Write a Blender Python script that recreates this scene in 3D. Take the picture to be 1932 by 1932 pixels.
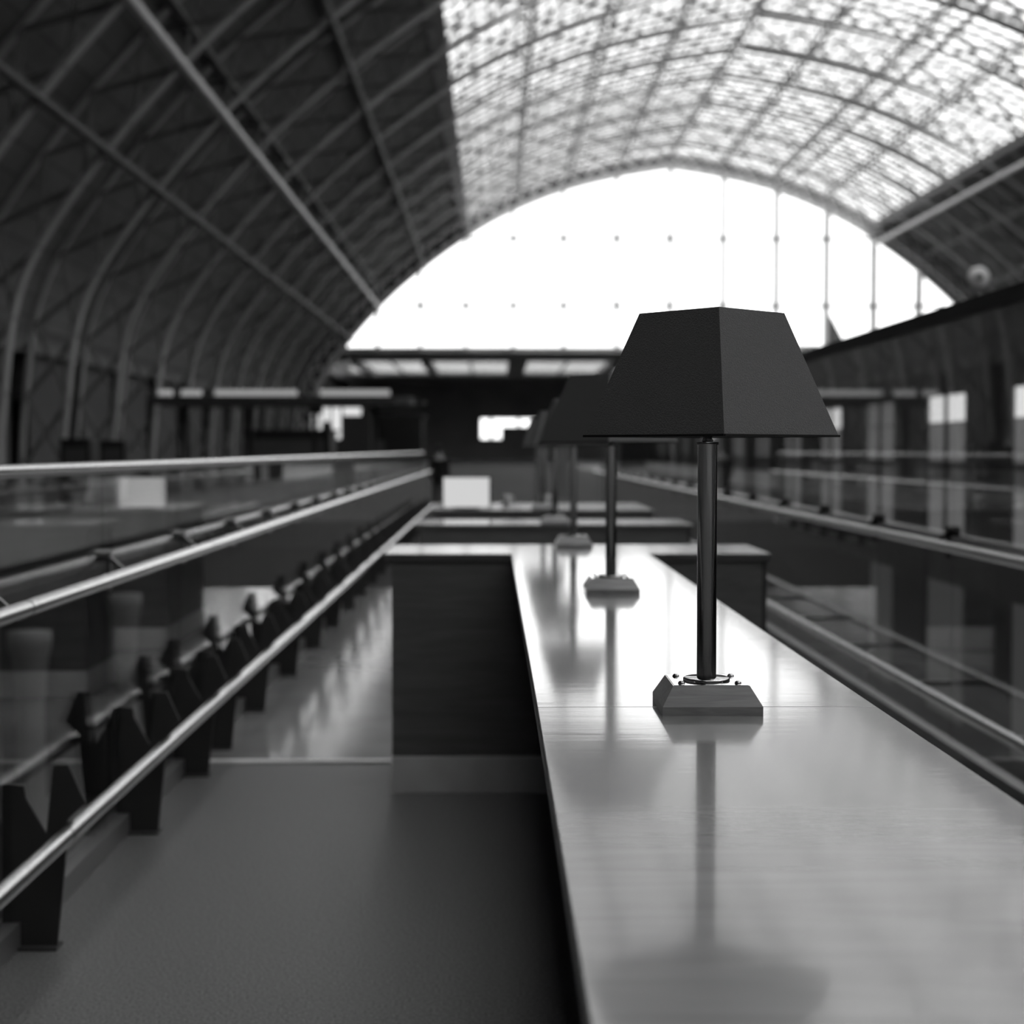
import bpy, bmesh, math, random
from mathutils import Vector, Matrix
random.seed(7)
for o in list(bpy.data.objects): bpy.data.objects.remove(o)
S = bpy.context.scene
COL = S.collection
EYE = 1.43
FP = 2950.0
# ------------------------------------------------------------------ camera, sky, exposure
cd = bpy.data.cameras.new('camera'); cam = bpy.data.objects.new('camera', cd); COL.objects.link(cam)
cam.location = (0, 0, EYE)
cam.rotation_euler = (math.pi/2 - math.atan(117/FP), 0, -math.atan(34/FP))
cd.sensor_width = 56; cd.sensor_fit = 'HORIZONTAL'; cd.lens = 56*FP/1932
cd.clip_start = .05; cd.clip_end = 1500
cd.dof.use_dof = True; cd.dof.focus_distance = 2.56; cd.dof.aperture_fstop = 5.6
S.camera = cam
W = bpy.data.worlds.new('sky'); S.world = W; W.use_nodes = True
W.node_tree.nodes['Background'].inputs[0].default_value = (1, 1, 1, 1)
W.node_tree.nodes['Background'].inputs[1].default_value = 2.65
S.view_settings.view_transform = 'Standard'; S.view_settings.look = 'None'
S.view_settings.exposure = 0.0; S.view_settings.gamma = 1; S.view_settings.use_curve_mapping = False
try:
    S.cycles.use_denoising = True
    S.cycles.max_bounces = 8; S.cycles.diffuse_bounces = 4; S.cycles.glossy_bounces = 4
    S.cycles.transparent_max_bounces = 24; S.cycles.transmission_bounces = 4
    S.cycles.caustics_reflective = False; S.cycles.caustics_refractive = False
    S.cycles.sample_clamp_indirect = 6
except Exception: pass

# ------------------------------------------------------------------ materials (black and white photograph: all greys)
def nodes(name):
    m = bpy.data.materials.new(name); m.use_nodes = True
    nt = m.node_tree; return m, nt, nt.nodes, nt.links
def mat(name, g, rough=.6, metal=0, spec=.5, var=0, scale=(1,1,1), nscale=5, bump=0, coat=0, coat_rough=.05, detail=6):
    m, nt, N, L = nodes(name); b = N['Principled BSDF']
    b.inputs['Base Color'].default_value = (g, g, g, 1); b.inputs['Roughness'].default_value = rough
    b.inputs['Metallic'].default_value = metal; b.inputs['Specular IOR Level'].default_value = spec
    b.inputs['Coat Weight'].default_value = coat; b.inputs['Coat Roughness'].default_value = coat_rough
    if var or bump:
        tc = N.new('ShaderNodeTexCoord'); mp = N.new('ShaderNodeMapping'); mp.inputs['Scale'].default_value = scale
        no = N.new('ShaderNodeTexNoise'); no.inputs['Scale'].default_value = nscale; no.inputs['Detail'].default_value = detail
        L.new(tc.outputs['Object'], mp.inputs[0]); L.new(mp.outputs[0], no.inputs['Vector'])
        if var:
            r = N.new('ShaderNodeMapRange'); r.inputs[1].default_value = .3; r.inputs[2].default_value = .7
            r.inputs[3].default_value = g*(1-var); r.inputs[4].default_value = g*(1+var)
            L.new(no.outputs['Fac'], r.inputs[0]); L.new(r.outputs[0], b.inputs['Base Color'])
        if bump:
            bp = N.new('ShaderNodeBump'); bp.inputs['Strength'].default_value = bump; bp.inputs['Distance'].default_value = .01
            L.new(no.outputs['Fac'], bp.inputs['Height']); L.new(bp.outputs[0], b.inputs['Normal'])
    return m
def glass(name, tint=.95, base=.04):
    m, nt, N, L = nodes(name); N.remove(N['Principled BSDF']); out = N['Material Output']
    t = N.new('ShaderNodeBsdfTransparent'); t.inputs[0].default_value = (tint,)*3+(1,)
    g = N.new('ShaderNodeBsdfGlossy'); g.inputs['Roughness'].default_value = .015; g.inputs[0].default_value = (1,1,1,1)
    lw = N.new('ShaderNodeLayerWeight'); lw.inputs[0].default_value = .5
    p = N.new('ShaderNodeMath'); p.operation = 'POWER'; p.inputs[1].default_value = 5
    ma = N.new('ShaderNodeMath'); ma.operation = 'MULTIPLY_ADD'; ma.inputs[1].default_value = 1-base; ma.inputs[2].default_value = base
    mx = N.new('ShaderNodeMixShader')
    L.new(lw.outputs['Facing'], p.inputs[0]); L.new(p.outputs[0], ma.inputs[0]); L.new(ma.outputs[0], mx.inputs[0])
    L.new(t.outputs[0], mx.inputs[1]); L.new(g.outputs[0], mx.inputs[2]); L.new(mx.outputs[0], out.inputs[0])
    return m
def frosted(name, tr, g=.5):       # patterned roof glass: lets part of the daylight straight through
    m, nt, N, L = nodes(name); N.remove(N['Principled BSDF']); out = N['Material Output']
    t = N.new('ShaderNodeBsdfTransparent'); d = N.new('ShaderNodeBsdfDiffuse'); d.inputs[0].default_value = (g, g, g, 1)
    tc = N.new('ShaderNodeTexCoord'); no = N.new('ShaderNodeTexNoise'); no.inputs['Scale'].default_value = .25
    no.inputs['Detail'].default_value = 3
    r = N.new('ShaderNodeMapRange'); r.inputs[1].default_value = .3; r.inputs[2].default_value = .7
    r.inputs[3].default_value = tr*.86; r.inputs[4].default_value = tr*1.12
    mx = N.new('ShaderNodeMixShader')
    L.new(tc.outputs['Object'], no.inputs['Vector']); L.new(no.outputs['Fac'], r.inputs[0]); L.new(r.outputs[0], mx.inputs[0])
    L.new(d.outputs[0], mx.inputs[1]); L.new(t.outputs[0], mx.inputs[2]); L.new(mx.outputs[0], out.inputs[0])
    return m
def emit(name, s, g=.3):
    m, nt, N, L = nodes(name); b = N['Principled BSDF']
    b.inputs['Base Color'].default_value = (g, g, g, 1)
    b.inputs['Emission Color'].default_value = (1, 1, 1, 1); b.inputs['Emission Strength'].default_value = s
    return m
def wood(name, g, rough, coat, axis='Y', k=1.0, bump=.05, spec=.5, croug=.04):
    """long grain along one axis, with waviness"""
    m, nt, N, L = nodes(name); b = N['Principled BSDF']
    tc = N.new('ShaderNodeTexCoord'); mp = N.new('ShaderNodeMapping')
    mp.inputs['Scale'].default_value = {'Y': (9*k, .9*k, 9*k), 'X': (.9*k, 9*k, 9*k)}[axis]
    n1 = N.new('ShaderNodeTexNoise'); n1.inputs['Scale'].default_value = 2.2; n1.inputs['Detail'].default_value = 8; n1.inputs['Distortion'].default_value = 1.6
    n2 = N.new('ShaderNodeTexNoise'); n2.inputs['Scale'].default_value = 1.3; n2.inputs['Detail'].default_value = 2
    L.new(tc.outputs['Object'], mp.inputs[0]); L.new(mp.outputs[0], n1.inputs['Vector']); L.new(tc.outputs['Object'], n2.inputs['Vector'])
    r = N.new('ShaderNodeMapRange'); r.inputs[1].default_value = .3; r.inputs[2].default_value = .7
    r.inputs[3].default_value = g*.82; r.inputs[4].default_value = g*1.15
    L.new(n1.outputs['Fac'], r.inputs[0]); L.new(r.outputs[0], b.inputs['Base Color'])
    b.inputs['Roughness'].default_value = rough; b.inputs['Specular IOR Level'].default_value = spec
    b.inputs['Coat Weight'].default_value = coat; b.inputs['Coat Roughness'].default_value = croug
    ad = N.new('ShaderNodeMath'); ad.operation = 'MULTIPLY_ADD'; ad.inputs[1].default_value = .35
    L.new(n1.outputs['Fac'], ad.inputs[0]); L.new(n2.outputs['Fac'], ad.inputs[2])
    bp = N.new('ShaderNodeBump'); bp.inputs['Strength'].default_value = bump; bp.inputs['Distance'].default_value = .004
    L.new(ad.outputs[0], bp.inputs['Height']); L.new(bp.outputs[0], b.inputs['Normal'])
    if coat: L.new(bp.outputs[0], b.inputs['Coat Normal'])
    return m
def stripes(name, g, axis, period, duty, g2, rough=.8):
    m, nt, N, L = nodes(name); b = N['Principled BSDF']; b.inputs['Roughness'].default_value = rough
    tc = N.new('ShaderNodeTexCoord'); sx = N.new('ShaderNodeSeparateXYZ'); L.new(tc.outputs['Object'], sx.inputs[0])
    a = N.new('ShaderNodeMath'); a.operation = 'DIVIDE'; a.inputs[1].default_value = period; L.new(sx.outputs[axis], a.inputs[0])
    fr = N.new('ShaderNodeMath'); fr.operation = 'FRACT'; L.new(a.outputs[0], fr.inputs[0])
    lt = N.new('ShaderNodeMath'); lt.operation = 'LESS_THAN'; lt.inputs[1].default_value = duty; L.new(fr.outputs[0], lt.inputs[0])
    r = N.new('ShaderNodeMapRange'); r.inputs[3].default_value = g; r.inputs[4].default_value = g2; L.new(lt.outputs[0], r.inputs[0])
    no = N.new('ShaderNodeTexNoise'); no.inputs['Scale'].default_value = .6; L.new(tc.outputs['Object'], no.inputs['Vector'])
    mu = N.new('ShaderNodeMath'); mu.operation = 'MULTIPLY_ADD'; mu.inputs[1].default_value = .8; mu.inputs[2].default_value = .6
    L.new(no.outputs['Fac'], mu.inputs[0])
    m2 = N.new('ShaderNodeMath'); m2.operation = 'MULTIPLY'; L.new(r.outputs[0], m2.inputs[0]); L.new(mu.outputs[0], m2.inputs[1])
    L.new(m2.outputs[0], b.inputs['Base Color'])
    return m
def brick(name, g):
    m, nt, N, L = nodes(name); b = N['Principled BSDF']; b.inputs['Roughness'].default_value = .85
    tc = N.new('ShaderNodeTexCoord'); mp = N.new('ShaderNodeMapping'); mp.inputs['Rotation'].default_value = (0, math.pi/2, math.pi/2)
    br = N.new('ShaderNodeTexBrick'); br.inputs['Color1'].default_value = (g, g, g, 1); br.inputs['Color2'].default_value = (g*.75,)*3+(1,)
    br.inputs['Mortar'].default_value = (g*1.5,)*3+(1,); br.inputs['Scale'].default_value = 3
    L.new(tc.outputs['Object'], mp.inputs[0]); L.new(mp.outputs[0], br.inputs['Vector']); L.new(br.outputs['Color'], b.inputs['Base Color'])
    return m

M_PALE = mat('pale_arch_paint', .85, .5)
M_SOFFIT = mat('pale_soffit', .55, .7)
M_MATTE = mat('matte_dark_floor', .06, .9, spec=.02, var=.3, nscale=30)
M_CONCOURSE = mat('concourse_floor', .07, .85, spec=.05, var=.2, nscale=.4)
M_DULLPIPE = mat('dull_pipe', .075, .6)
M_FARWALL = mat('far_wall', .42, .8, var=.2, nscale=.2)
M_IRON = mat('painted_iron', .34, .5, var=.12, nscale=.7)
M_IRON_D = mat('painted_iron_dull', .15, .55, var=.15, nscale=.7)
M_PIPE = mat('pale_painted_pipe', .85, .45)
M_BOARD = stripes('roof_boarding', .145, 'Z', .9, .1, .09)
M_BRICK = brick('brick', .10)
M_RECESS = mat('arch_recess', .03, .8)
M_STONE = mat('stone_band', .16, .8, var=.2, nscale=1)
M_ROOFGLASS = frosted('roof_glass', .84, .7)
M_SKYLIGHT = frosted('rooflight_glass', .45)
M_CLEAR = glass('window_glass', .96, .02)
M_BAL = glass('balustrade_glass', .93, .045)
M_BAR = mat('glazing_bar', .5, .6)
M_CARPET = mat('speckled_floor', .17, .36, spec=.35, var=.6, nscale=120, bump=.3, detail=3)
M_POLISH = mat('polished_floor', .28, .15, spec=.55, var=.15, nscale=2.5, bump=.01)
M_CONC = mat('platform_floor', .10, .5, spec=.2, var=.2, nscale=1.5)
M_DARKF = mat('lower_floor', .07, .3, var=.2, nscale=1)
M_TOP = wood('lacquered_counter', .29, .25, 1.0, 'X', .75, .10, croug=.085)
M_PANEL = wood('dark_veneer', .19, .42, 0, 'X', 1.2, .05, spec=.3)
M_EDGE = mat('counter_edge', .13, .35)
M_KICK = mat('brushed_kick_plate', .8, .35, metal=0, var=.12, nscale=4)
M_STEEL = mat('brushed_steel', .86, .27, metal=1, var=.05, nscale=30)
M_STEEL_D = mat('dull_steel_cap', .30, .4, metal=.6)
M_BLACKCAP = mat('dark_cap', .012, .6)
M_POST = mat('dark_grey_plate', .05, .55)
M_CLAMP = mat('clamp_metal', .25, .3, metal=.7)
M_SHADE = mat('shade_fabric', .185, .9, spec=.1, var=.10, nscale=420, bump=.25, detail=2)
M_TRIM = mat('shade_trim', .012, .7)
M_POLE = mat('polished_dark_metal', .32, .17, metal=1)
M_BASE = wood('lamp_base_wood', .38, .3, .9, 'X', 4.0, .04, croug=.06)
M_FLANGE = mat('flange_metal', .75, .08, metal=1)
M_SCREW = mat('screw_head', .6, .15, metal=1)
M_PARAPET = stripes('ribbed_parapet', .40, 'Y', .09, .5, .27)
M_WHITE = mat('white_board', .62, .6)
M_SCREEN = emit('lit_screen', .62, .1)
M_BLACK = mat('black_plastic', .01, .5)
M_PAV = mat('dark_pavilion', .07, .45, var=.15, nscale=.8)
M_LIT1 = emit('lit_window_bright', 1.15)
M_LIT4 = emit('lit_shop_window', .8)
M_LIT2 = emit('lit_window_grey', .16)
M_LIT3 = emit('lit_window_dim', .045)
M_CANLIGHT = emit('canopy_light', .30)
M_CAN = mat('canopy_dark', .04, .6)
M_COLM = mat('column_paint', .2, .6)
M_COAT = mat('dark_coat', .008, .9)
M_SKIN = mat('skin', .3, .6)
M_HAIR = mat('hair', .01, .6)
M_TROUSER = mat('dark_trousers', .01, .9)
M_CUP = mat('pale_ceramic', .6, .3)
M_FAR = mat('distant_masonry', .02, .9)

# ------------------------------------------------------------------ geometry helpers
class G:
    def __init__(s): s.v = []; s.f = []; s.sm = []
    def add(s, vs, fs, smooth=False):
        n = len(s.v); s.v += [tuple(v) for v in vs]
        for f in fs: s.f.append([i+n for i in f]); s.sm.append(smooth)
        return s
    def box(s, x0, x1, y0, y1, z0, z1):
        vs = [(x, y, z) for z in (z0, z1) for y in (y0, y1) for x in (x0, x1)]
        return s.add(vs, [(0,2,3,1),(4,5,7,6),(0,1,5,4),(2,6,7,3),(0,4,6,2),(1,3,7,5)])
    def hexa(s, b, t):   # bottom quad, top quad
        return s.add(list(b)+list(t), [(3,2,1,0),(4,5,6,7),(0,1,5,4),(1,2,6,5),(2,3,7,6),(3,0,4,7)])
    def tube(s, pts, r, n=16, caps=True, r2=None):
        pts = [Vector(p) for p in pts]; rings = []
        for i, p in enumerate(pts):
            d = (pts[min(i+1, len(pts)-1)]-pts[max(i-1, 0)]).normalized()
            a = Vector((0,0,1)) if abs(d.z) < .9 else Vector((1,0,0))
            u = d.cross(a).normalized(); w = u.cross(d)
            rr = r if r2 is None else r+(r2-r)*i/(len(pts)-1)
            rings.append([p+u*rr*math.cos(2*math.pi*k/n)+w*rr*math.sin(2*math.pi*k/n) for k in range(n)])
        vs = [v for q in rings for v in q]; fs = []
        for i in range(len(pts)-1):
            for k in range(n): fs.append((i*n+k, i*n+(k+1)%n, (i+1)*n+(k+1)%n, (i+1)*n+k))
        s.add(vs, fs, True)
        if caps: s.add(rings[0], [tuple(range(n))[::-1]]); s.add(rings[-1], [tuple(range(n))])
        return s
    def lathe(s, prof, c=(0,0,0), n=40, smooth=True):
        vs = []; fs = []
        for (r, z) in prof:
            for k in range(n): vs.append((c[0]+r*math.cos(2*math.pi*k/n), c[1]+r*math.sin(2*math.pi*k/n), c[2]+z))
        for i in range(len(prof)-1):
            for k in range(n): fs.append((i*n+k, i*n+(k+1)%n, (i+1)*n+(k+1)%n, (i+1)*n+k))
        return s.add(vs, fs, smooth)
    def prism_y(s, poly, y0, y1):     # polygon of (x,z) extruded in y
        n = len(poly); vs = [(x, y0, z) for x, z in poly]+[(x, y1, z) for x, z in poly]
        return s.add(vs, [tuple(range(n)), tuple(range(2*n-1, n-1, -1))]+[(i, i+n, (i+1) % n+n, (i+1) % n) for i in range(n)])
    def band(s, pin, pout, y0, y1):   # curved box between two polylines of (x,z)
        n = len(pin); vs = []
        for (a, b) in zip(pin, pout): vs += [(a[0], y0, a[1]), (a[0], y1, a[1]), (b[0], y1, b[1]), (b[0], y0, b[1])]
        fs = []
        for i in range(n-1):
            for k in range(4): fs.append((4*i+k, 4*i+(k+1) % 4, 4*i+4+(k+1) % 4, 4*i+4+k))
        fs += [(0,1,2,3), (4*n-1, 4*n-2, 4*n-3, 4*n-4)]
        return s.add(vs, fs)
    def bar(s, a, b, w):
        a = Vector(a); b = Vector(b); d = (b-a).normalized(); h = Vector((0,0,1)) if abs(d.z) < .95 else Vector((1,0,0))
        u = d.cross(h).normalized()*w/2; q = u.cross(d).normalized()*w/2
        return s.hexa([a-u-q, a+u-q, a+u+q, a-u+q], [b-u-q, b+u-q, b+u+q, b-u+q])
    def build(s, name, m, parent=None, bevel=0, seg=2):
        me = bpy.data.meshes.new(name); me.from_pydata(s.v, [], s.f); me.materials.append(m)
        me.polygons.foreach_set('use_smooth', s.sm)
        bm = bmesh.new(); bm.from_mesh(me); bmesh.ops.recalc_face_normals(bm, faces=bm.faces); bm.to_mesh(me); bm.free()
        o = bpy.data.objects.new(name, me); COL.objects.link(o)
        if parent: o.parent = parent; o.matrix_parent_inverse = Matrix.Translation(parent.location).inverted() if False else Matrix.Identity(4)
        if bevel:
            b = o.modifiers.new('bevel', 'BEVEL'); b.width = bevel; b.segments = seg; b.limit_method = 'ANGLE'; b.angle_limit = .6
        return o
def struct(o): o['kind'] = 'structure'; return o
def tag(o, label, cat, group=None):
    o['label'] = label; o['category'] = cat
    if group: o['group'] = group
    return o
def thing(name, label, cat, loc=(0,0,0), rz=0, group=None):
    o = bpy.data.objects.new(name, None); COL.objects.link(o); o.empty_display_size = .1
    o.location = loc; o.rotation_euler = (0, 0, rz)
    return tag(o, label, cat, group)
def dup(root, loc, label=None, group=None, rz=None, link=None):
    def cp(o, par):
        c = o.copy(); COL.objects.link(c); c.parent = par
        for ch in [q for q in list(bpy.data.objects) if q.parent == o]: cp(ch, c)
        return c
    r = cp(root, None); r.location = loc
    if rz is not None: r.rotation_euler = (0, 0, rz)
    if label: r['label'] = label
    if group: r['group'] = group
    return r
def PX(px, Y): return (px-932)/FP*Y
def PZ(py, Y): return EYE-(py-849)/FP*Y

# ------------------------------------------------------------------ arch profile of the train shed
CX = 18.2; YE = 163.0; YB = -22.0
ctrl = [(37.1,-8),(37.1,-1.5),(36.9,2),(36.1,6.5),(33.43,10.66),(29.84,14.77),(25.9,18.3),(20.9,21.9),(16.5,24.38),(11.1,26.56),(5.4,28.03),(0,28.95)]
def catmull(P, n=6):
    out = []
    for i in range(len(P)-1):
        p0 = P[max(i-1,0)]; p1 = P[i]; p2 = P[i+1]; p3 = P[min(i+2, len(P)-1)]
        for k in range(n):
            t = k/n
            out.append(tuple(.5*((2*p1[j])+(-p0[j]+p2[j])*t+(2*p0[j]-5*p1[j]+4*p2[j]-p3[j])*t*t+(-p0[j]+3*p1[j]-3*p2[j]+p3[j])*t**3) for j in (0,1)))
    out.append(P[-1]); return out
half = catmull(ctrl)
LEFT = [(CX-u, EYE+v) for u, v in half]
RIGHT = [(CX+u, EYE+v) for u, v in half[:-1]][::-1]
INNER = LEFT+RIGHT
def offset(P, d):
    out = []
    for i, p in enumerate(P):
        a = P[max(i-1,0)]; b = P[min(i+1, len(P)-1)]
        tx, tz = b[0]-a[0], b[1]-a[1]; l = math.hypot(tx, tz)
        out.append((p[0]-tz/l*d, p[1]+tx/l*d))
    return out
OUTER = offset(INNER, 2.0)
def cut(P, Q, cond): 
    idx = [i for i, p in enumerate(P) if cond(p)]
    return [P[i] for i in idx], [Q[i] for i in idx]
UG = 21.7      # half width of the glazed middle of the roof
def subdiv_at(P, u):      # point of a profile at horizontal offset u from the centre (signed)
    for a, b in zip(P, P[1:]):
        if (a[0]-CX-u)*(b[0]-CX-u) <= 0 and a[0] != b[0] and a[1] > EYE+3:
            t = (CX+u-a[0])/(b[0]-a[0]); return (CX+u, a[1]+(b[1]-a[1])*t)
gl = [subdiv_at(OUTER, -UG)]+[p for p in OUTER if abs(p[0]-CX) < UG]+[subdiv_at(OUTER, UG)]
bl = [p for p in OUTER if p[0]-CX < -UG and p[1] > EYE+4.6]+[subdiv_at(OUTER, -UG)]
br_ = [subdiv_at(OUTER, UG)]+[p for p in OUTER if p[0]-CX > UG and p[1] > EYE+4.6]

# roof boarding, left and right flank
struct(G().band(bl, offset(bl, .25), YB, YE+.4).build('ceiling', M_BOARD))
struct(G().band(br_, offset(br_, .25), YB, YE+.4).build('ceiling', M_BOARD))
# glazed middle
gz = G()
for a, b in zip(gl, gl[1:]):
    gz.add([(a[0], YB, a[1]), (b[0], YB, b[1]), (b[0], YE+.4, b[1]), (a[0], YE+.4, a[1])], [(0,1,2,3)])
ceil_g = struct(gz.build('ceiling', M_ROOFGLASS))
RS = 8.94; R0 = 33.4
bars = G()
gi = offset(gl, -.05); gi2 = offset(gl, -.20)
y = R0-RS*6
k = 0
while y < YE:
    for q in range(1, 5):
        yy = y+RS*q/5
        if YB+.3 < yy < YE-1.3: bars.band(gi, gi2, yy-.30, yy+.30)
    y += RS
bars.build('rafter', M_BAR, ceil_g)
# fine lengthwise bars
def along(P, step):
    out = []; acc = 0; nxt = step/2
    for a, b in zip(P, P[1:]):
        l = math.hypot(b[0]-a[0], b[1]-a[1])
        while nxt <= acc+l:
            t = (nxt-acc)/l; out.append((a[0]+(b[0]-a[0])*t, a[1]+(b[1]-a[1])*t, (b[0]-a[0])/l, (b[1]-a[1])/l)); nxt += step
        acc += l
    return out
fb = G()
for (x, z, tx, tz) in along(offset(gl, -.1), 1.02):
    w = .045; h = .04
    q = [(x-tx*w+tz*h, z-tz*w-tx*h), (x+tx*w+tz*h, z+tz*w-tx*h), (x+tx*w-tz*h, z+tz*w+tx*h), (x-tx*w-tz*h, z-tz*w+tx*h)]
    fb.prism_y(q, YB, YE-1)
fb.build('glazing_bar', M_BAR, ceil_g)

# arched ribs -------------------------------------------------------
def make_rib():
    r = thing('roof_rib', '', 'roof rib')
    INN2 = offset(INNER, .16); OU2 = offset(INNER, 1.84)
    G().band(INNER, INN2, -.32, .32).build('inner_flange', M_IRON, r)
    G().band(OU2, offset(INNER, 1.99), -.25, .25).build('outer_flange', M_IRON, r)
    g = G(); A = along(INNER, 2.9); Bq = offset([(a[0], a[1]) for a in A], 1.85); Aq = [(a[0], a[1]) for a in A]
    for i in range(len(A)-1):
        for sy in (-.18, .18):
            g.bar((Aq[i][0], sy, Aq[i][1]), (Bq[i+1][0], sy, Bq[i+1][1]), .08)
            g.bar((Bq[i][0], sy, Bq[i][1]), (Aq[i+1][0], sy, Aq[i+1][1]), .08)
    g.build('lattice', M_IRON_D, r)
    return r
rib0 = make_rib()
ords = ['nearest', 'second', 'third', 'fourth', 'fifth', 'sixth', 'seventh', 'eighth', 'ninth', 'tenth', 'eleventh', 'twelfth', 'thirteenth', 'fourteenth', 'fifteenth']
nr = 15
for k in range(nr):
    y = R0+RS*k
    if k < 7: lab = f'{ords[k]} arched iron roof rib, counted from the camera towards the end window'
    else:
        j = nr-1-k
        lab = 'arched iron roof rib closest in front of the lattice end arch' if j == 0 else f'arched iron roof rib, {ords[j]} counted back from the end window arch'
    r = rib0 if k == 0 else dup(rib0, (0, y, 0))
    r.location = (0, y, 0); r['label'] = lab; r['group'] = 'arched iron ribs of the train shed'
# end arch with lattice in front of the big window
ea = thing('end_arch', 'pale lattice arch framing the bright end window', 'arch', (0, YE-.5, 0))
G().band(INNER, offset(INNER, .45), -.3, .3).build('lower_band', M_PALE, ea)
G().band(offset(INNER, 1.6), offset(INNER, 1.98), -.3, .3).build('upper_band', M_PALE, ea)
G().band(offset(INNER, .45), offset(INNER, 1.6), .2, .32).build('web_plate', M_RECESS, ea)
g = G(); A = [(a[0], a[1]) for a in along(offset(INNER, .4), 1.5)]; Bq = offset(A, 1.25)
for i in range(len(A)-1):
    g.bar((A[i][0], -.1, A[i][1]), (Bq[i+1][0], -.1, Bq[i+1][1]), .26)
    g.bar((Bq[i][0], -.1, Bq[i][1]), (A[i+1][0], -.1, A[i+1][1]), .26)
g.build('lattice', M_PALE, ea)

# lattice purlins ---------------------------------------------------
pn = 0
def nrm(u):
    p = subdiv_at(OUTER, u); e = subdiv_at(OUTER, u+.3); tx, tz = e[0]-p[0], e[1]-p[1]; l = math.hypot(tx, tz)
    return p, (tz/l, -tx/l)
names = {-21.7: 'lattice purlin along the left edge of the roof glass', -16.2: 'first lattice purlin inside the left edge of the roof glass',
 -10.8: 'second lattice purlin inside the left edge of the roof glass', -5.4: 'lattice purlin just left of the roof ridge', 0: 'lattice purlin under the roof ridge',
 5.4: 'lattice purlin just right of the roof ridge', 10.8: 'lattice purlin two bays right of the roof ridge', 16.2: 'lattice purlin one bay inside the right edge of the roof glass',
 21.7: 'lattice purlin along the right edge of the roof glass', -26.2: 'lattice purlin on the dark left boarding below the roof glass', -30.5: 'lattice purlin low on the dark left boarding',
 26.2: 'lattice purlin on the dark right boarding below the roof glass', 30.5: 'lattice purlin low on the dark right boarding'}
for u, lab in names.items():
    p, n = nrm(u); d = 1.1
    t = thing('roof_purlin', lab, 'purlin', (0, 0, 0), 0, 'lattice purlins of the shed roof')
    for nm, off in (('upper_chord', .15), ('lower_chord', d)):
        x, z = p[0]+n[0]*off, p[1]+n[1]*off
        w = .30 if abs(u) in (21.7,) else .09
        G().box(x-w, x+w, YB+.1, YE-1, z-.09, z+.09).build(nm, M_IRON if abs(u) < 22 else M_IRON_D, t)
    g = G(); yy = 30.0; s = 0
    while yy < YE-3:
        a = (p[0]+n[0]*.15, p[1]+n[1]*.15); b = (p[0]+n[0]*d, p[1]+n[1]*d)
        if s: a, b = b, a
        g.bar((a[0], yy, a[1]), (b[0], yy+2.235, b[1]), .06); s ^= 1; yy += 2.235
    g.build('lattice', M_IRON_D, t)

# long pipes running down the shed
def pipe(name, x, v, r, m, lab, y0=28):
    g = G().tube([(x, y0, EYE+v), (x, YE-1.2, EYE+v)], r, 12)
    tag(g.build(name, m), lab, 'pipe')
pipe('roof_pipe', -11.75, 14.58, .20, M_PIPE, 'thick pale pipe running diagonally down the dark left roof to the end window')
pipe('roof_pipe', 39.15, 21.15, .20, M_PIPE, 'thick pale pipe along the right edge of the roof glass ending at the arch')
pipe('roof_pipe', 29.0, 26.3, .13, M_IRON, 'thin pipe crossing the glazed roof on the right')
pipe('roof_pipe', -14.6, 11.3, .17, M_DULLPIPE, 'dull pipe low on the left roof above the wall arches')
pipe('roof_pipe', -7.0, 18.6, .12, M_DULLPIPE, 'thin dark pipe high on the left boarding beside the glass edge')

# ------------------------------------------------------------------ walls, floors
WX = -20.9; WXR = 57.3
def arcade(x, side):
    """brick wall with a blind pointed opening in every bay; side=+1 faces +X"""
    g = G(); th = .8*side; ztop = EYE+9.0
    y = R0-RS*.5-RS*5
    while y < YE:
        y1 = min(y+RS, YE); c = (y+y1)/2
        if c < 20 or y1-y < RS-.1:
            g.box(min(x, x+th), max(x, x+th), y, y1, -6, ztop); y += RS; continue
        hw = 1.5; sp = 3.6; n = 6; top = 6.3
        arc = [(c-hw, 0)]+[(c-hw+hw*(1-math.cos(math.pi/2*i/n)), sp+(top-sp)*math.sin(math.pi/2*i/n)) for i in range(n+1)]
        arc += [(2*c-a, b) for a, b in arc[::-1]][1:]
        # face polygons: strips from each arch point up to the wall top
        for (a, za), (b, zb) in zip(arc, arc[1:]):
            if b-a < 1e-6: continue
            g.add([(x+th, a, za), (x+th, b, zb), (x+th, b, ztop), (x+th, a, ztop)], [(0,1,2,3)])
        for (a, za), (b, zb) in zip(arc, arc[1:]):
            g.add([(x+th, a, za), (x+th, b, zb), (x, b, zb), (x, a, za)], [(0,1,2,3)])
        for ya, yb in ((y, c-hw), (c+hw, y1)):
            g.box(min(x, x+th), max(x, x+th), ya, yb, -6, ztop)
        g.box(min(x, x+th), max(x, x+th), c-hw, c+hw, -6, 0)
        y += RS
    g.box(min(x, x-.3*side), max(x, x-.3*side), YB, YE+75, -6, ztop+4)
    return g
wl = struct(arcade(WX-.8, 1).build('wall_left', M_BRICK))
wr = struct(arcade(WXR+.8, -1).build('wall_right', M_BRICK))
struct(G().box(WX, WX+.35, YB, YE-1, EYE+4.3, EYE+4.75).build('trim_1', M_STONE))
struct(G().box(WXR-.35, WXR, YB, YE-1, EYE+4.3, EYE+4.75).build('trim_2', M_STONE))
struct(G().box(WX-1, WXR+1, YB-.5, YB, -6, 36).build('wall_back', M_BRICK))
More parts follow.
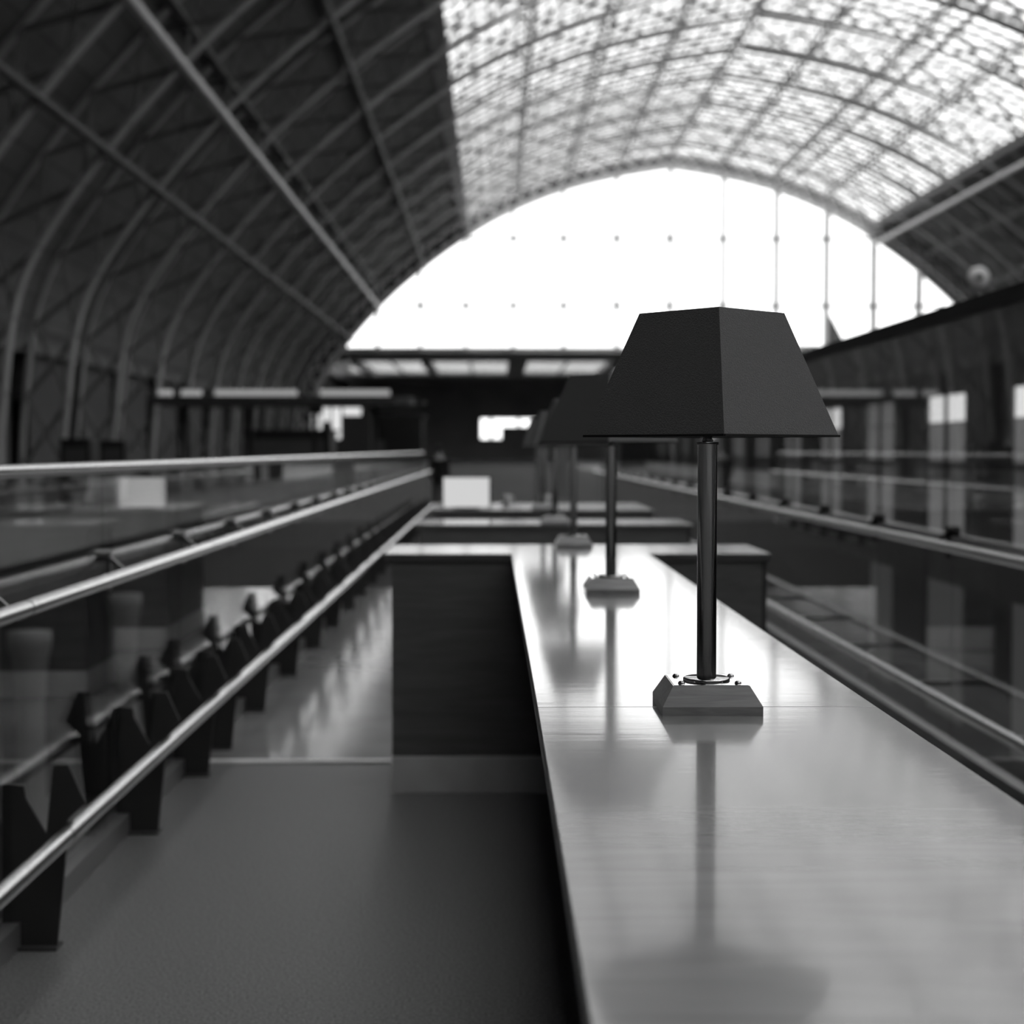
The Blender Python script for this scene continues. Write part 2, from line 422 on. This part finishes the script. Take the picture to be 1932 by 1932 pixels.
# floors
struct(G().box(-1.44, 2.17, -4, 7.14, -.5, 0).build('floor', M_CARPET))
struct(G().box(-1.44, 2.17, 7.15, 16.2, -.5, 0).build('floor', M_POLISH))
struct(G().box(-1.44, 2.17, 16.2, 31.5, -.5, 0).build('floor', M_MATTE))
struct(G().box(-6.0, 6.9, 31.5, YE+73, -.5, 0).build('floor', M_CONCOURSE))
struct(G().box(-6.0+-15.2, -6.0, -4, YE+73, -.6, 0).build('floor', M_CONC))
struct(G().box(6.9, 57.5, -4, YE+73, -.6, 0).build('floor', M_CONC))
struct(G().box(-22, 58, YB, 32, -5.8, -5.5).build('floor', M_DARKF))
struct(G().box(-1.44, 2.17, 7.10, 7.16, .0, .008).build('trim_3', M_KICK))
struct(G().box(-1.47, -1.44, -4, 31.5, -.45, .03).build('trim_4', M_KICK))
struct(G().box(2.17, 2.20, -4, 31.5, -.45, .03).build('trim_5', M_KICK))
struct(G().box(-14, 58, 31.2, 31.5, -5.5, -.5).build('wall_front', M_FAR))
struct(G().box(-60, 140, YE+74, YE+140, -1, -.6).build('floor', M_FAR))

# ------------------------------------------------------------------ end window
win = G()
wp = [p for p in INNER if p[1] > EYE+10.7]
wl_ = subdiv_at(INNER, -33.4); 
poly = [(wp[0][0], EYE+10.66)]+wp+[(wp[-1][0], EYE+10.66)]
n = len(poly); win.add([(x, YE+.6, z) for x, z in poly], [tuple(range(n))])
w1 = struct(win.build('window_1', M_CLEAR))
for du in (0, 5.5, 11.0, 16.2, 21.1, 25.8, 30.2):
    for s in ((1,) if du == 0 else (-1, 1)):
        p = subdiv_at(INNER, s*du)
        g = G()
        for dd in (-.0,):
            g.box(p[0]-.12, p[0]+.12, YE-2.0, YE+.5, EYE+10.6, p[1]+.1)
        for vz in (14.95, 21.9):
            if EYE+vz < p[1]: g.box(p[0]-.3, p[0]+.3, YE-.7, YE+.1, EYE+vz-.28, EYE+vz+.28)
        g.build('mullion', M_IRON, w1)
for vz in (14.95, 21.9):
    i = [p for p in INNER if p[1] >= EYE+vz]
    G().box(i[0][0], i[-1][0], YE-.3, YE+.4, EYE+vz-.11, EYE+vz+.11).build('transom', M_IRON, w1)
G().box(-17, 53.5, YE-.3, YE+.5, EYE+10.15, EYE+10.66).build('window_sill', M_PALE, w1)

# extension roof beyond the window, with rooflights
YX = YE+72; zr = EYE+10.1
holes = [(620,682),(697,806),(822,957),(990,1135),(1160,1290),(1310,1440),(1460,1590)]
hx = [(PX(a, 195), PX(b, 195)) for a, b in holes]
HY0, HY1 = 180, 211
g = G()
g.box(WX-1, WXR+1, YE+.5, HY0, zr, zr+.4); g.box(WX-1, WXR+1, HY1, YX, zr, zr+.4)
xs = [WX-1]+[q for h in hx for q in h]+[WXR+1]
for a, b in zip(xs[0::2], xs[1::2]): g.box(a, b, HY0, HY1, zr-.3, zr+.4)
struct(g.build('ceiling', M_SOFFIT))
words = ['leftmost rooflight strip beneath the end window', 'second rooflight strip from the left beneath the end window', 'third rooflight strip from the left beneath the end window',
 'rooflight strip just left of the big lampshade', 'rooflight strip hidden mostly behind the big lampshade', 'rooflight strip right of the hidden one behind the lampshade', 'rightmost rooflight strip beneath the end window']
for (a, b), wd in zip(hx[:4], words):
    t = struct(G().box(a, b, HY0, HY1, zr+.25, zr+.3).build('window_%d' % (words.index(wd)+10), M_SKYLIGHT))
    g = G(); m = int((b-a)/3.5)
    for i in range(1, m): x = a+(b-a)*i/m; g.box(x-.12, x+.12, HY0, HY1, zr+.05, zr+.24)
    g.build('fin', M_CAN, t)
for (a, b) in hx[4:]: G()
struct(G().box(hx[4][0], hx[6][1], HY0, HY1, zr+.25, zr+.3).build('ceiling', M_SKYLIGHT))
# far end wall with two openings to daylight
g = G(); o1 = (PX(588, YX), PX(672, YX), PZ(812, YX), PZ(766, YX)); o2 = (PX(907, YX), PX(946, YX), PZ(828, YX), PZ(790, YX)); o3 = (PX(946, YX), PX(1010, YX), PZ(805, YX), PZ(790, YX))
xs = [WX-8, o1[0], o1[1], o2[0], o2[1], o3[1], WXR+1]
op = [None, None, None, o2, (o3[0], o3[1], o3[2], o3[3]), None]
for i in range(6):
    a, b = xs[i], xs[i+1]
    if op[i] is None: g.box(a, b, YX, YX+.5, -.6, zr+.4)
    else:
        g.box(a, b, YX, YX+.5, -.6, op[i][2]); g.box(a, b, YX, YX+.5, op[i][3], zr+.4)
struct(g.build('wall_front', M_FARWALL))
for i, q in enumerate((o2, o3)):
    w = struct(G().box(q[0], q[1], YX+.2, YX+.23, q[2], q[3]).build('window_%d' % (i+2), M_CLEAR))
    G().box((q[0]+q[1])/2-.2, (q[0]+q[1])/2+.2, YX+.05, YX+.2, q[2], q[3]).build('mullion', M_CAN, w)
# distant silhouettes outside, seen low through the window on the right
sp = thing('church_spire', 'distant dark pointed spire seen through the right end of the window', 'spire', (PX(1566, 262), 262, 0))
G().box(-5, 5, -5, 5, -.6, 1).build('plinth', M_FAR, sp)
v0 = PZ(668, 262)
g = G(); g.hexa([(-1.4,-2,1),(3.2,-2,1),(3.2,2,1),(-1.4,2,1)], [(-1.2,-2,v0),(3.0,-2,v0),(3.0,2,v0),(-1.2,2,v0)]); g.build('tower', M_FAR, sp)
G().hexa([(-1.2,-1.9,v0),(3.0,-1.9,v0),(3.0,1.9,v0),(-1.2,1.9,v0)], [(-.6,-.1,PZ(598,262)),(.1,-.1,PZ(598,262)),(.1,.1,PZ(598,262)),(-.6,.1,PZ(598,262))]).build('spire', M_FAR, sp)
for a, b, yt, yo, lab in ((1500, 1552, 650, 268, 'distant rooftop low in the window beside the big lampshade'), (1662, 1697, 627, 268, 'distant low rooftop right of the spire'), (1697, 1735, 613, 272, 'distant higher rooftop right of the spire')):
    t = thing('distant_building', lab, 'building', (0, 0, 0), 0, 'rooftops outside the end window')
    x0, x1 = PX(a, yo), PX(b, yo); z = PZ(yt, yo)
    G().box(x0, x1, yo, yo+8, -.6, z-.6).build('wall', M_FAR, t)
    G().hexa([(x0-.2,yo-.2,z-.6),(x1+.2,yo-.2,z-.6),(x1+.2,yo+8.2,z-.6),(x0-.2,yo+8.2,z-.6)], [(x0+.5,yo+2,z),(x1-.5,yo+2,z),(x1-.5,yo+6,z),(x0+.5,yo+6,z)]).build('roof', M_FAR, t)

# ------------------------------------------------------------------ mid distance, left
pr = thing('platform_parapet', 'long grey finely ribbed parapet along the left platform edge', 'parapet', (-6, 0, 0))
G().box(-.06, .0, 1, 105, -.12, .60).build('ribbed_panel', M_PARAPET, pr)
G().box(-.09, .03, 1, 105, .60, .64).build('capping', M_STEEL_D, pr)
bd = thing('notice_board', 'pale tilted rectangular board standing behind the left parapet', 'board', (PX(203, 30), 30, 0), .1)
G().hexa([(-.40,0,.42),(.34,0,.42),(.34,.03,.42),(-.40,.03,.42)], [(-.32,.12,.93),(.40,.12,.93),(.40,.15,.93),(-.32,.15,.93)]).build('panel', M_WHITE, bd)
for x in (-.3, .26): G().box(x, x+.04, .05, .09, 0, .5).build('leg', M_BLACK, bd)
# flat canopy with a lit fascia
cn = thing('platform_canopy', 'long flat dark canopy with a broken line of lights on the left', 'canopy', (0, 60, 0))
cz = PZ(747, 60)
pl = [(PX(290,60), 0), (PX(745,60), 0), (PX(770,60), .5), (PX(780,60), 1.6), (PX(765,60), 3), (PX(700,60), 4), (PX(290,60), 4)]
g = G(); n = len(pl); g.add([(x, y, cz-.35) for x, y in pl]+[(x, y, cz) for x, y in pl], [tuple(range(n))[::-1], tuple(range(n, 2*n))]+[(i, (i+1) % n, (i+1) % n+n, i+n) for i in range(n)])
g.build('roof', M_CAN, cn)
for a, b in ((302, 325), (345, 380), (408, 560), (605, 735)):
    G().box(PX(a, 60), PX(b, 60), -.05, .35, cz, cz+.22).build('light_strip', M_CANLIGHT, cn)
for a in (335, 460, 585, 700): G().tube([(PX(a, 60), 2, 0), (PX(a, 60), 2, cz-.35)], .11, 12).build('post', M_CAN, cn)
# dark kiosk under the canopy
ks = thing('kiosk', 'dark boxy kiosk standing under the lit canopy', 'kiosk', (PX(545, 75), 75, 0))
G().box(-2.0, 2.0, 0, 3, 0, 2.3).build('body', M_BLACK, ks)
G().box(-2.15, 2.15, -.15, 3.15, 2.3, 2.42).build('roof', M_CAN, ks)
G().box(-1.7, 1.7, -.03, 0, .95, 1.95).build('window', M_PAV, ks)
ks2 = thing('lit_shop', 'two storey dark shop with bright upper windows under the canopy end', 'shop', (0, 112, 0))
G().box(PX(582, 112), PX(700, 112), 0, 4, 0, PZ(760, 112)).build('body', M_CAN, ks2)
G().box(PX(576, 112), PX(800, 112), -.3, 4.3, PZ(760, 112), PZ(756, 112)).build('roof', M_CAN, ks2)
for a, b, c, d in ((590, 608, 782, 812), (611, 624, 767, 795), (628, 644, 766, 828), (648, 682, 767, 784)):
    G().box(PX(a, 112), PX(b, 112), -.06, 0, PZ(d, 112), PZ(c, 112)).build('window', M_LIT4, ks2)
ks3 = thing('kiosk', 'black kiosk just right of the bright shop windows', 'kiosk', (PX(700, 122), 122, 0))
G().box(-1.1, 4.0, 0, 3, 0, 4.0).build('body', M_BLACK, ks3)
G().box(-1.3, 4.2, -.15, 3.15, 4.0, 4.2).build('roof', M_CAN, ks3)
G().box(-.9, 1.1, -.03, 0, 1.0, 2.2).build('window', M_PAV, ks3)
for px, yy, lab in ((150, 44, 'dark machine cabinet against the left wall near the white board'), (218, 52, 'dark machine cabinet further along the left wall')):
    t = thing('ticket_machine', lab, 'machine', (PX(px, yy), yy, 0), 0, 'dark cabinets on the left platform')
    G().box(-.42, .42, -.3, .3, 0, 1.75).build('body', M_BLACK, t, .03)
    G().box(-.3, .3, -.315, -.3, 1.05, 1.5).build('screen', M_PAV, t)
    G().tube([(.28, -.2, 1.8), (.28, -.2, 2.0)], .12, 12).build('beacon', M_COLM, t)
# undercroft: columns and far wall seen through the glass below deck level
uw = struct(G().box(-13.3, -13, YB, 31, -5.5, -.6).build('wall_left', M_BRICK))
cap0 = None
ci = 0
def column(m):
    t = thing('undercroft_column', '', 'column')
    G().lathe([(.0,0),(.34,0),(.34,.25),(.26,.3),(.20,.5),(.17,2.4),(.15,4.1),(.17,4.2),(.17,4.3),(.20,4.6),(.24,4.75),(.24,4.9),(0,4.9)], n=20).build('shaft', m, t)
    return t
c0 = column(M_COLM)
spots = [(-5.2, 8.5, 'pale iron column under the left parapet, nearest of its row'), (-5.2, 13.0, 'pale iron column under the left parapet, second of its row'), (-5.2, 17.5, 'pale iron column under the left parapet, third of its row'),
 (-5.2, 22.0, 'pale iron column under the left parapet, fourth of its row'), (-9.2, 15.0, 'slim iron column deep in the lower level, nearest of the back row'), (-9.2, 19.5, 'slim iron column deep in the lower level, middle of the back row'), (-9.2, 24.0, 'slim iron column deep in the lower level, farthest of the back row'),
 (-9.2, 28.5, 'slim iron column of the lower level by the end wall')]
for i, (x, y, lab) in enumerate(spots):
    c = c0 if i == 0 else dup(c0, (x, y, -5.5)); c.location = (x, y, -5.5); c['label'] = lab; c['group'] = 'iron columns of the lower level'
# shopfronts on the lower level, left
for i, y in enumerate((9.5, 14.0, 18.5, 23.0)):
    t = thing('shopfront', ['nearest dim shopfront on the lower level, seen through the left glass', 'second dim shopfront on the lower level', 'third dim shopfront on the lower level', 'farthest dim shopfront on the lower level'][i], 'shopfront', (-13, y, -5.5), 0, 'shopfronts of the lower level')
    G().box(0, .12, -1.9, 1.9, 3.4, 4.1).build('fascia', M_COLM, t)
    G().box(0, .05, -1.6, 1.6, .4, 3.3).build('window', M_LIT3, t)
    for s in (-1.9, 1.6): G().box(0, .2, s, s+.3, 0, 3.4).build('pilaster', M_COLM, t)

# ------------------------------------------------------------------ right: dark pavilion with tall slots
pv = thing('dark_pavilion', 'long dark building with tall narrow lit slots behind the right glass screen', 'building', (7.5, 0, 0))
g = G(); P0, PP, GW = 17.05, 4.45, 2.2
cs = [P0+PP*k for k in range(0, 13)]
ZT = 3.62
e = [11.0]+[q for c in cs for q in (c-GW/2, c+GW/2)]+[cs[-1]+6]
for a, b in zip(e[0::2], e[1::2]): g.box(0, .6, a, b, -5.5, ZT)
for c in cs:
    zt = 2.35 
    g.box(0, .6, c-GW/2, c+GW/2, zt, ZT)
    g.box(0, .6, c-GW/2, c+GW/2, -.45, -.02)
    g.box(0, .6, c-GW/2, c+GW/2, -5.5, -3.0)
g.box(.6, 5, 11, cs[-1]+6, ZT-.2, ZT); g.box(4.8, 5, 11, cs[-1]+6, -5.5, ZT)
g.build('wall', M_PAV, pv)
bright = {1: 1, 2: 1, 3: .3, 4: .8}
for i, c in enumerate(cs):
    f = G(); f.box(-.01, .04, c-GW/2, c+GW/2, -.02, .04); f.box(-.01, .04, c-GW/2, c+GW/2, 1.13, 1.22)
    f.box(-.01, .04, c-.04, c+.04, -.02, 2.35)
    fr = f.build('window', M_PAV, pv)
    G().box(.05, .08, c-GW/2, c+GW/2, 1.90, 2.34).build('pane', M_LIT1 if i in (1, 2, 4) else M_LIT2, fr)
    G().box(.05, .08, c-GW/2, c+GW/2, 1.25, 1.88).build('pane', M_LIT2, fr)
    G().box(.05, .08, c-GW/2, c+GW/2, .86, 1.24).build('pane', M_LIT3, fr)
    G().box(.05, .08, c-GW/2, c+GW/2, .0, .84).build('pane', M_LIT2, fr)
    G().box(.05, .08, c-GW/2, c+GW/2, -3, -.46).build('pane', M_LIT3, fr)
# round headed post above the right screen
cl = thing('round_headed_post', 'round pale disc on a short stem showing above the dark right rail', 'signal', (PX(1845, 24), 24, 0))
zc = PZ(524, 24)
G().tube([(0, 0, 0), (0, 0, zc-.1)], .045, 12).build('post', M_COLM, cl)
g = G().lathe([(0,-.05),(.15,-.05),(.165,-.02),(.165,.02),(.15,.05),(0,.05)], n=32)
g.v = [(x, z, y+zc) for x, y, z in g.v]; g.build('disc', M_PIPE, cl)
g = G().lathe([(0,-.06),(.05,-.06),(.05,.06),(0,.06)], n=20); g.v = [(x, z, y+zc) for x, y, z in g.v]; g.build('hub', M_CAN, cl)

# ------------------------------------------------------------------ glass balustrades of the bar deck
def balustrade(side, name_lab):
    """side=-1 left (low glass), +1 right (tall glass). local x grows towards the deck centre"""
    s = -side
    X0 = -1.39 if side < 0 else 2.122
    t = thing('glass_balustrade', name_lab, 'balustrade', (X0, 0, 0))
    top = 1.36 if side < 0 else 2.05
    seams = [-3.75+1.33*k for k in range(0, 27)] if side < 0 else [-3.96+1.395*k for k in range(0, 26)]
    off = (5.56-1.33*7+3.75) if side < 0 else 7.2-1.395*8+3.96
    seams = [q+off for q in seams]
    for a, b in zip(seams, seams[1:]):
        G().box(-.006, .006, a+.006, b-.006, .06, top).build('glass_panel', M_BAL, t)
    y0, y1 = seams[0], seams[-1]
    # cap rail, in lengths
    if side < 0:
        G().tube([(0, y0, top+.012), (0, y1, top+.012)], .0175, 14).build('cap_rail', M_STEEL, t)
        G().box(-.02, .02, y0, y1, top-.012, top+.0).build('cap_channel', M_STEEL_D, t)
    else:
        G().box(-.03, .03, y0, y1, top-.02, top+.045).build('cap_rail', M_BLACKCAP, t)
    hx_, hz, fx, fz = .137*s, 1.005, .192*s, .348
    G().tube([(hx_, y0, hz), (hx_, y1, hz)], .023, 24).build('handrail', M_STEEL, t)
    G().tube([(fx, y0, fz), (fx, y1, fz)], .026, 24).build('foot_rail', M_STEEL, t)
    for yy in ((4.19, 6.9) if side < 0 else (5.2, 8.0)): G().tube([(hx_, yy-.002, hz), (hx_, yy+.002, hz)], .0236, 24).build('rail_joint', M_BLACK, t)
    for yy in (4.35, 6.97): G().tube([(fx, yy-.002, fz), (fx, yy+.002, fz)], .0266, 24).build('rail_joint', M_BLACK, t)
    # clamps on the glass carrying the handrail
    for q in seams[1:-1]:
        g = G(); g.tube([(-.03, q, 1.055), (.03, q, 1.055)], .024, 16)
        g.bar((0+.02*s, q, 1.05), (hx_*.75, q-.0, .975), .016); g.bar((hx_*.75, q, .975), (hx_, q, .99), .016)
        g.bar((.02*s, q, 1.05), (.02*s, q, .93), .02)
        g.build('bracket', M_CLAMP if side < 0 else M_BLACKCAP, t)
    # yoke shaped floor posts
    P = [(-.022, 0), (.134, 0), (.160, .25), (.166, .33), (.168, .372), (.220, .420), (.172, .53), (.128, .53), (.107, .333), (.050, .435), (.045, .47), (-.018, .48), (-.020, .26)]
    P = [(x*s, z) for x, z in P]
    ys = [-2.3, -.95, .4, 1.75, 3.11, 4.46, 5.81, 6.84, 7.45, 8.53, 9.89, 11.25, 12.6, 13.97, 15.3, 16.7, 18.05, 19.4, 20.8, 22.1, 23.5, 24.9, 26.2, 27.6, 28.9]
    for yy in ys:
        if yy > y1 or side > 0: break
        G().prism_y(P, yy-.006, yy+.006).build('post', M_POST, t, .002, 1)
    for yy in ys:
        if yy > y1 or side > 0: break
        G().box(-.03 if s > 0 else -.14, .14 if s > 0 else .03, yy-.035, yy+.035, 0, .008).build('foot_plate', M_POST, t)
    if side > 0:
        for q in seams[1:-1]: G().bar((0, q, fz), (fx, q, fz), .022).build('foot_bracket', M_CLAMP, t)
    G().box(-.03, .03, y0, y1, .0, .075).build('base_channel', M_STEEL_D, t)
    return t
balustrade(-1, 'low glass balustrade with steel handrail and foot rail left of the bar')
balustrade(1, 'tall glass screen with dark capping and steel rails right of the bar')

# ------------------------------------------------------------------ bar counter and crossing tables
CT = .034
lc = thing('bar_counter', 'long glossy pale wooden bar counter running away beneath the lamps', 'counter', (.357, 0, 0))
def slab(x0, x1, y0, y1, parent, z=1.0):
    g = G().box(x0, x1, y0, y1, z-.006, z); o = g.build('tabletop', M_TOP, parent, .0015, 2)
    G().box(x0-.0004, x1+.0004, y0, y1, z-CT, z-.006).build('edging', M_EDGE, parent, .002, 1)
    return o
slab(-.285, .285, -1.2, 2.6, lc); slab(-.285, .285, 2.6025, 6.467, lc)
G().box(-.12, .12, -1.2, 6.43, .08, 1-CT).build('support_panel', M_PANEL, lc)
G().box(-.10, .10, -1.2, 6.43, 0, .08).build('kick_plate', M_PANEL, lc)
def cross(y0, y1, lab, first=False):
    t = thing('cross_table', lab, 'table', (.35, y0, 0), 0, 'tables crossing the end of the bar')
    d = y1-y0
    slab(-.805, .80, 0, d, t)
    G().box(-.775, .765, 0.006, d-.05, .155, 1-CT).build('front_panel', M_PANEL, t, .002, 1)
    G().box(-.775, .765, 0.003, d-.05, 0, .152).build('kick_plate', M_KICK, t, .002, 1)
    G().box(.765, .785, 0.01, d-.05, 0, 1-CT).build('end_panel', M_PAV, t)
    return t
cross(6.47, 7.1, 'nearest cross table, joined to the end of the long counter')
cross(9.0, 9.7, 'middle cross table standing behind the nearest one')
cross(11.2, 12.7, 'farthest cross table with the white screen on it')

# ------------------------------------------------------------------ lamps
def make_lamp(rot, dx, dy=0):
    t = thing('table_lamp', '', 'lamp')
    # base block
    b = .0815; ti = .0625; z1 = .014; z2 = .046
    g = G().hexa([(-b,-b,0),(b,-b,0),(b,b,0),(-b,b,0)], [(-b,-b,z1),(b,-b,z1),(b,b,z1),(-b,b,z1)])
    g.hexa([(-b,-b,z1),(b,-b,z1),(b,b,z1),(-b,b,z1)], [(-ti,-ti,z2),(ti,-ti,z2),(ti,ti,z2),(-ti,ti,z2)])
    g.build('base', M_BASE, t)
    gp = G().box(-ti+.002, ti-.002, -ti+.002, ti-.002, z2, z2+.0008).build('top_plate', M_FLANGE, t)
    for sx in (-1, 1):
        for sy in (-1, 1):
            G().lathe([(0,.0045),(.003,.0042),(.0055,.002),(.006,0)], (sx*.0465, sy*.040, z2+.0008), 14).build('screw', M_SCREW, t)
    G().lathe([(0,.0045),(.037,.0045),(.039,.003),(.039,0)], (0,0,z2+.0008), 48).build('flange', M_FLANGE, t)
    G().lathe([(.0162,.004),(.0162,.392),(.0185,.393),(.0185,.397),(0,.397)], (0,0,z2), 40).build('pole', M_POLE, t)
    G().lathe([(.006,.395),(.010,.399),(.0075,.404),(.009,.408),(.005,.413),(.005,.56),(0,.56)], (0,0,z2), 20).build('stem', M_POLE, t)
    # shade: tapered square, open top and bottom, 1.5 mm thick
    zb, zt = .452, .656; B, T = .149, .0845
    sh = []
    def ring(h, z): return [(-h,-h,z),(h,-h,z),(h,h,z),(-h,h,z)]
    g = G(); o0 = ring(B, zb); o1_ = ring(T, zt); i0 = ring(B-.0018, zb); i1 = ring(T-.0018, zt)
    vs = o0+o1_+i0+i1; fs = []
    for k in range(4):
        j = (k+1) % 4
        fs += [(k, j, j+4, k+4), (k+8, k+12, j+12, j+8), (k, k+8, j+8, j), (k+4, j+4, j+12, k+12)]
    c, s = math.cos(rot), math.sin(rot)
    R = lambda v: (v[0]*c-v[1]*s+dx, v[0]*s+v[1]*c+dy, v[2])
    g.add([R(v) for v in vs], fs); shade = g.build('lamp_shade', M_SHADE, t)
    g = G()
    for k in range(4):
        a = R(ring(B+.0006, zb+.001)[k]); b_ = R(ring(B+.0006, zb+.001)[(k+1) % 4]); g.bar(a, b_, .0035)
    g.build('bottom_trim', M_TRIM, shade)
    g = G()
    for k in range(4):
        a = R(ring(T-.002, zt-.01)[k]); g.bar(a, (0, 0, zt-.05), .003)
    g.tube([(0,0,zb-.02), (0,0,zt-.05)], .004, 10); g.build('shade_carrier', M_POLE, t)
    return t
l1 = make_lamp(math.radians(42.5), .006)
l1.location = (.3545, 2.594, 1.0); l1['label'] = 'nearest and largest table lamp, in sharp focus on the glossy counter'; l1['group'] = 'square shaded lamps along the bar'
l2 = make_lamp(math.radians(40), -.006)
l2.location = (.3545, 4.73, 1.0); l2['label'] = 'second table lamp, blurred, shade half hidden behind the nearest lamp'; l2['group'] = 'square shaded lamps along the bar'
l3 = make_lamp(math.radians(3), 0)
l3.location = (.3545, 6.965, 1.0); l3['label'] = 'third table lamp, standing where the counter meets the first cross table'; l3['group'] = l2['group']
for y, lab in ((9.1, 'fourth table lamp, on the middle cross table'), (11.3, 'farthest table lamp, on the last cross table')):
    dup(l3, (.355, y, 1.0), lab)

# screen and cups on the last cross table
mn = thing('display_screen', 'bright white rectangular screen on the farthest cross table', 'screen', (PX(880, 11.45), 11.45, 1.0))
G().box(-.18, .18, 0, .03, .004, .234).build('frame', M_BLACK, mn, .004)
G().box(-.168, .168, -.003, 0, .010, .228).build('panel', M_SCREEN, mn)
G().box(-.09, .09, -.05, .08, 0, .012).build('stand', M_BLACK, mn, .003)
G().box(-.02, .02, .03, .045, .01, .12).build('neck', M_BLACK, mn)
for px, lab in ((955, 'small pale cup right of the white screen'), (1028, 'small pale cup beside the farthest lamp')):
    t = thing('cup', lab, 'cup', (PX(px, 12.3), 12.3, 1.0), 0, 'cups on the farthest cross table')
    G().lathe([(0,0),(.025,0),(.03,.01),(.04,.08),(.037,.08),(.028,.012),(0,.01)], n=20).build('bowl', M_CUP, t)
    G().tube([(.038,0,.065),(.058,0,.06),(.060,0,.035),(.034,0,.025)], .005, 8).build('handle', M_CUP, t)
# slim pale pillars in the blur behind the tables
for px, yy, lab in ((1022, 44, 'pale upright pillar behind the farthest table, right of the white screen'), (1062, 50, 'fainter upright pillar behind the third lamp pole')):
    t = thing('pillar', lab, 'pillar', (PX(px, yy), yy, 0), 0, 'pillars beyond the bar')
    G().box(-.17, .17, -.17, .17, .12, 1.75).build('shaft', M_COLM, t, .02)
    G().box(-.22, .22, -.22, .22, 0, .12).build('plinth', M_COLM, t, .01)
    G().box(-.21, .21, -.21, .21, 1.75, 1.85).build('cap', M_COLM, t, .01)

# ------------------------------------------------------------------ person
def skin(name, verts, edges, rad, m, parent, root=0, lv=2):
    me = bpy.data.meshes.new(name); me.from_pydata(verts, edges, []); me.materials.append(m)
    o = bpy.data.objects.new(name, me); COL.objects.link(o); o.parent = parent
    sk = o.modifiers.new('skin', 'SKIN'); ss = o.modifiers.new('sub', 'SUBSURF'); ss.levels = lv; ss.render_levels = lv
    for i, r in enumerate(rad):
        r = r if isinstance(r, tuple) else (r, r); me.skin_vertices[0].data[i].radius = r
    me.skin_vertices[0].data[root].use_root = True; sk.use_smooth_shade = True
    return o
pe = thing('person', 'person in a dark coat standing beyond the tables left of the white screen', 'person', (PX(829, 38), 38, 0), 2.9)
V = [(0,0,.82),(0,0,1.0),(0,.01,1.2),(0,.02,1.27),(0,-.03,1.34),(0,-.05,1.44),(0,-.05,1.50),
     (.09,0,.76),(.10,-.01,.44),(.10,.02,.08),(.10,-.12,.03), (-.09,0,.76),(-.10,.02,.44),(-.10,.05,.08),(-.10,-.09,.03),
     (.17,.01,1.2),(.21,.03,.95),(.20,-.06,.74),(.20,-.08,.68), (-.17,.01,1.2),(-.21,.03,.95),(-.20,-.06,.74),(-.20,-.08,.68), (0,-.155,1.435)]
Eg = [(0,1),(1,2),(2,3),(3,4),(4,5),(5,6),(0,7),(7,8),(8,9),(9,10),(0,11),(11,12),(12,13),(13,14),(2,15),(15,16),(16,17),(17,18),(2,19),(19,20),(20,21),(21,22),(5,23)]
Rr = [(.13,.10),(.11,.085),(.13,.09),(.06,.06),(.048,.048),(.085,.09),(.07,.075),.08,.055,.038,.03,.08,.055,.038,.03,.05,.038,.027,.03,.05,.038,.027,.03,.018]
skin('body', V, Eg, Rr, M_SKIN, pe)
for sx in (-1, 1):
    for k in range(5):
        if k == 4: pts = [(sx*.185,-.085,.70),(sx*.170,-.11,.67),(sx*.165,-.12,.645)]
        else: pts = [(sx*.20,-.10+.018*k,.67),(sx*.202,-.105+.018*k,.63),(sx*.195,-.105+.018*k,.60-.006*(1.5-abs(k-1.5)))]
        skin('finger', pts, [(0,1),(1,2)], [.010,.009,.008], M_SKIN, pe, 0, 1)
skin('coat', [(0,.01,.62),(0,0,.9),(0,.01,1.2),(.19,.01,1.19),(.225,.035,.95),(.21,-.05,.76),(-.19,.01,1.19),(-.225,.035,.95),(-.21,-.05,.76)],
     [(0,1),(1,2),(2,3),(3,4),(4,5),(2,6),(6,7),(7,8)], [(.19,.16),(.165,.13),(.15,.12),.07,.055,.045,.07,.055,.045], M_COAT, pe)
skin('trousers', [(0,0,.82),(.09,0,.74),(.10,-.01,.44),(.10,.02,.10),(-.09,0,.74),(-.10,.02,.44),(-.10,.05,.10)], [(0,1),(1,2),(2,3),(0,4),(4,5),(5,6)], [(.14,.11),.095,.07,.055,.095,.07,.055], M_TROUSER, pe)
skin('hair', [(0,.0,1.36),(0,-.01,1.46),(0,-.04,1.52)], [(0,1),(1,2)], [(.07,.06),(.095,.09),(.08,.085)], M_HAIR, pe)
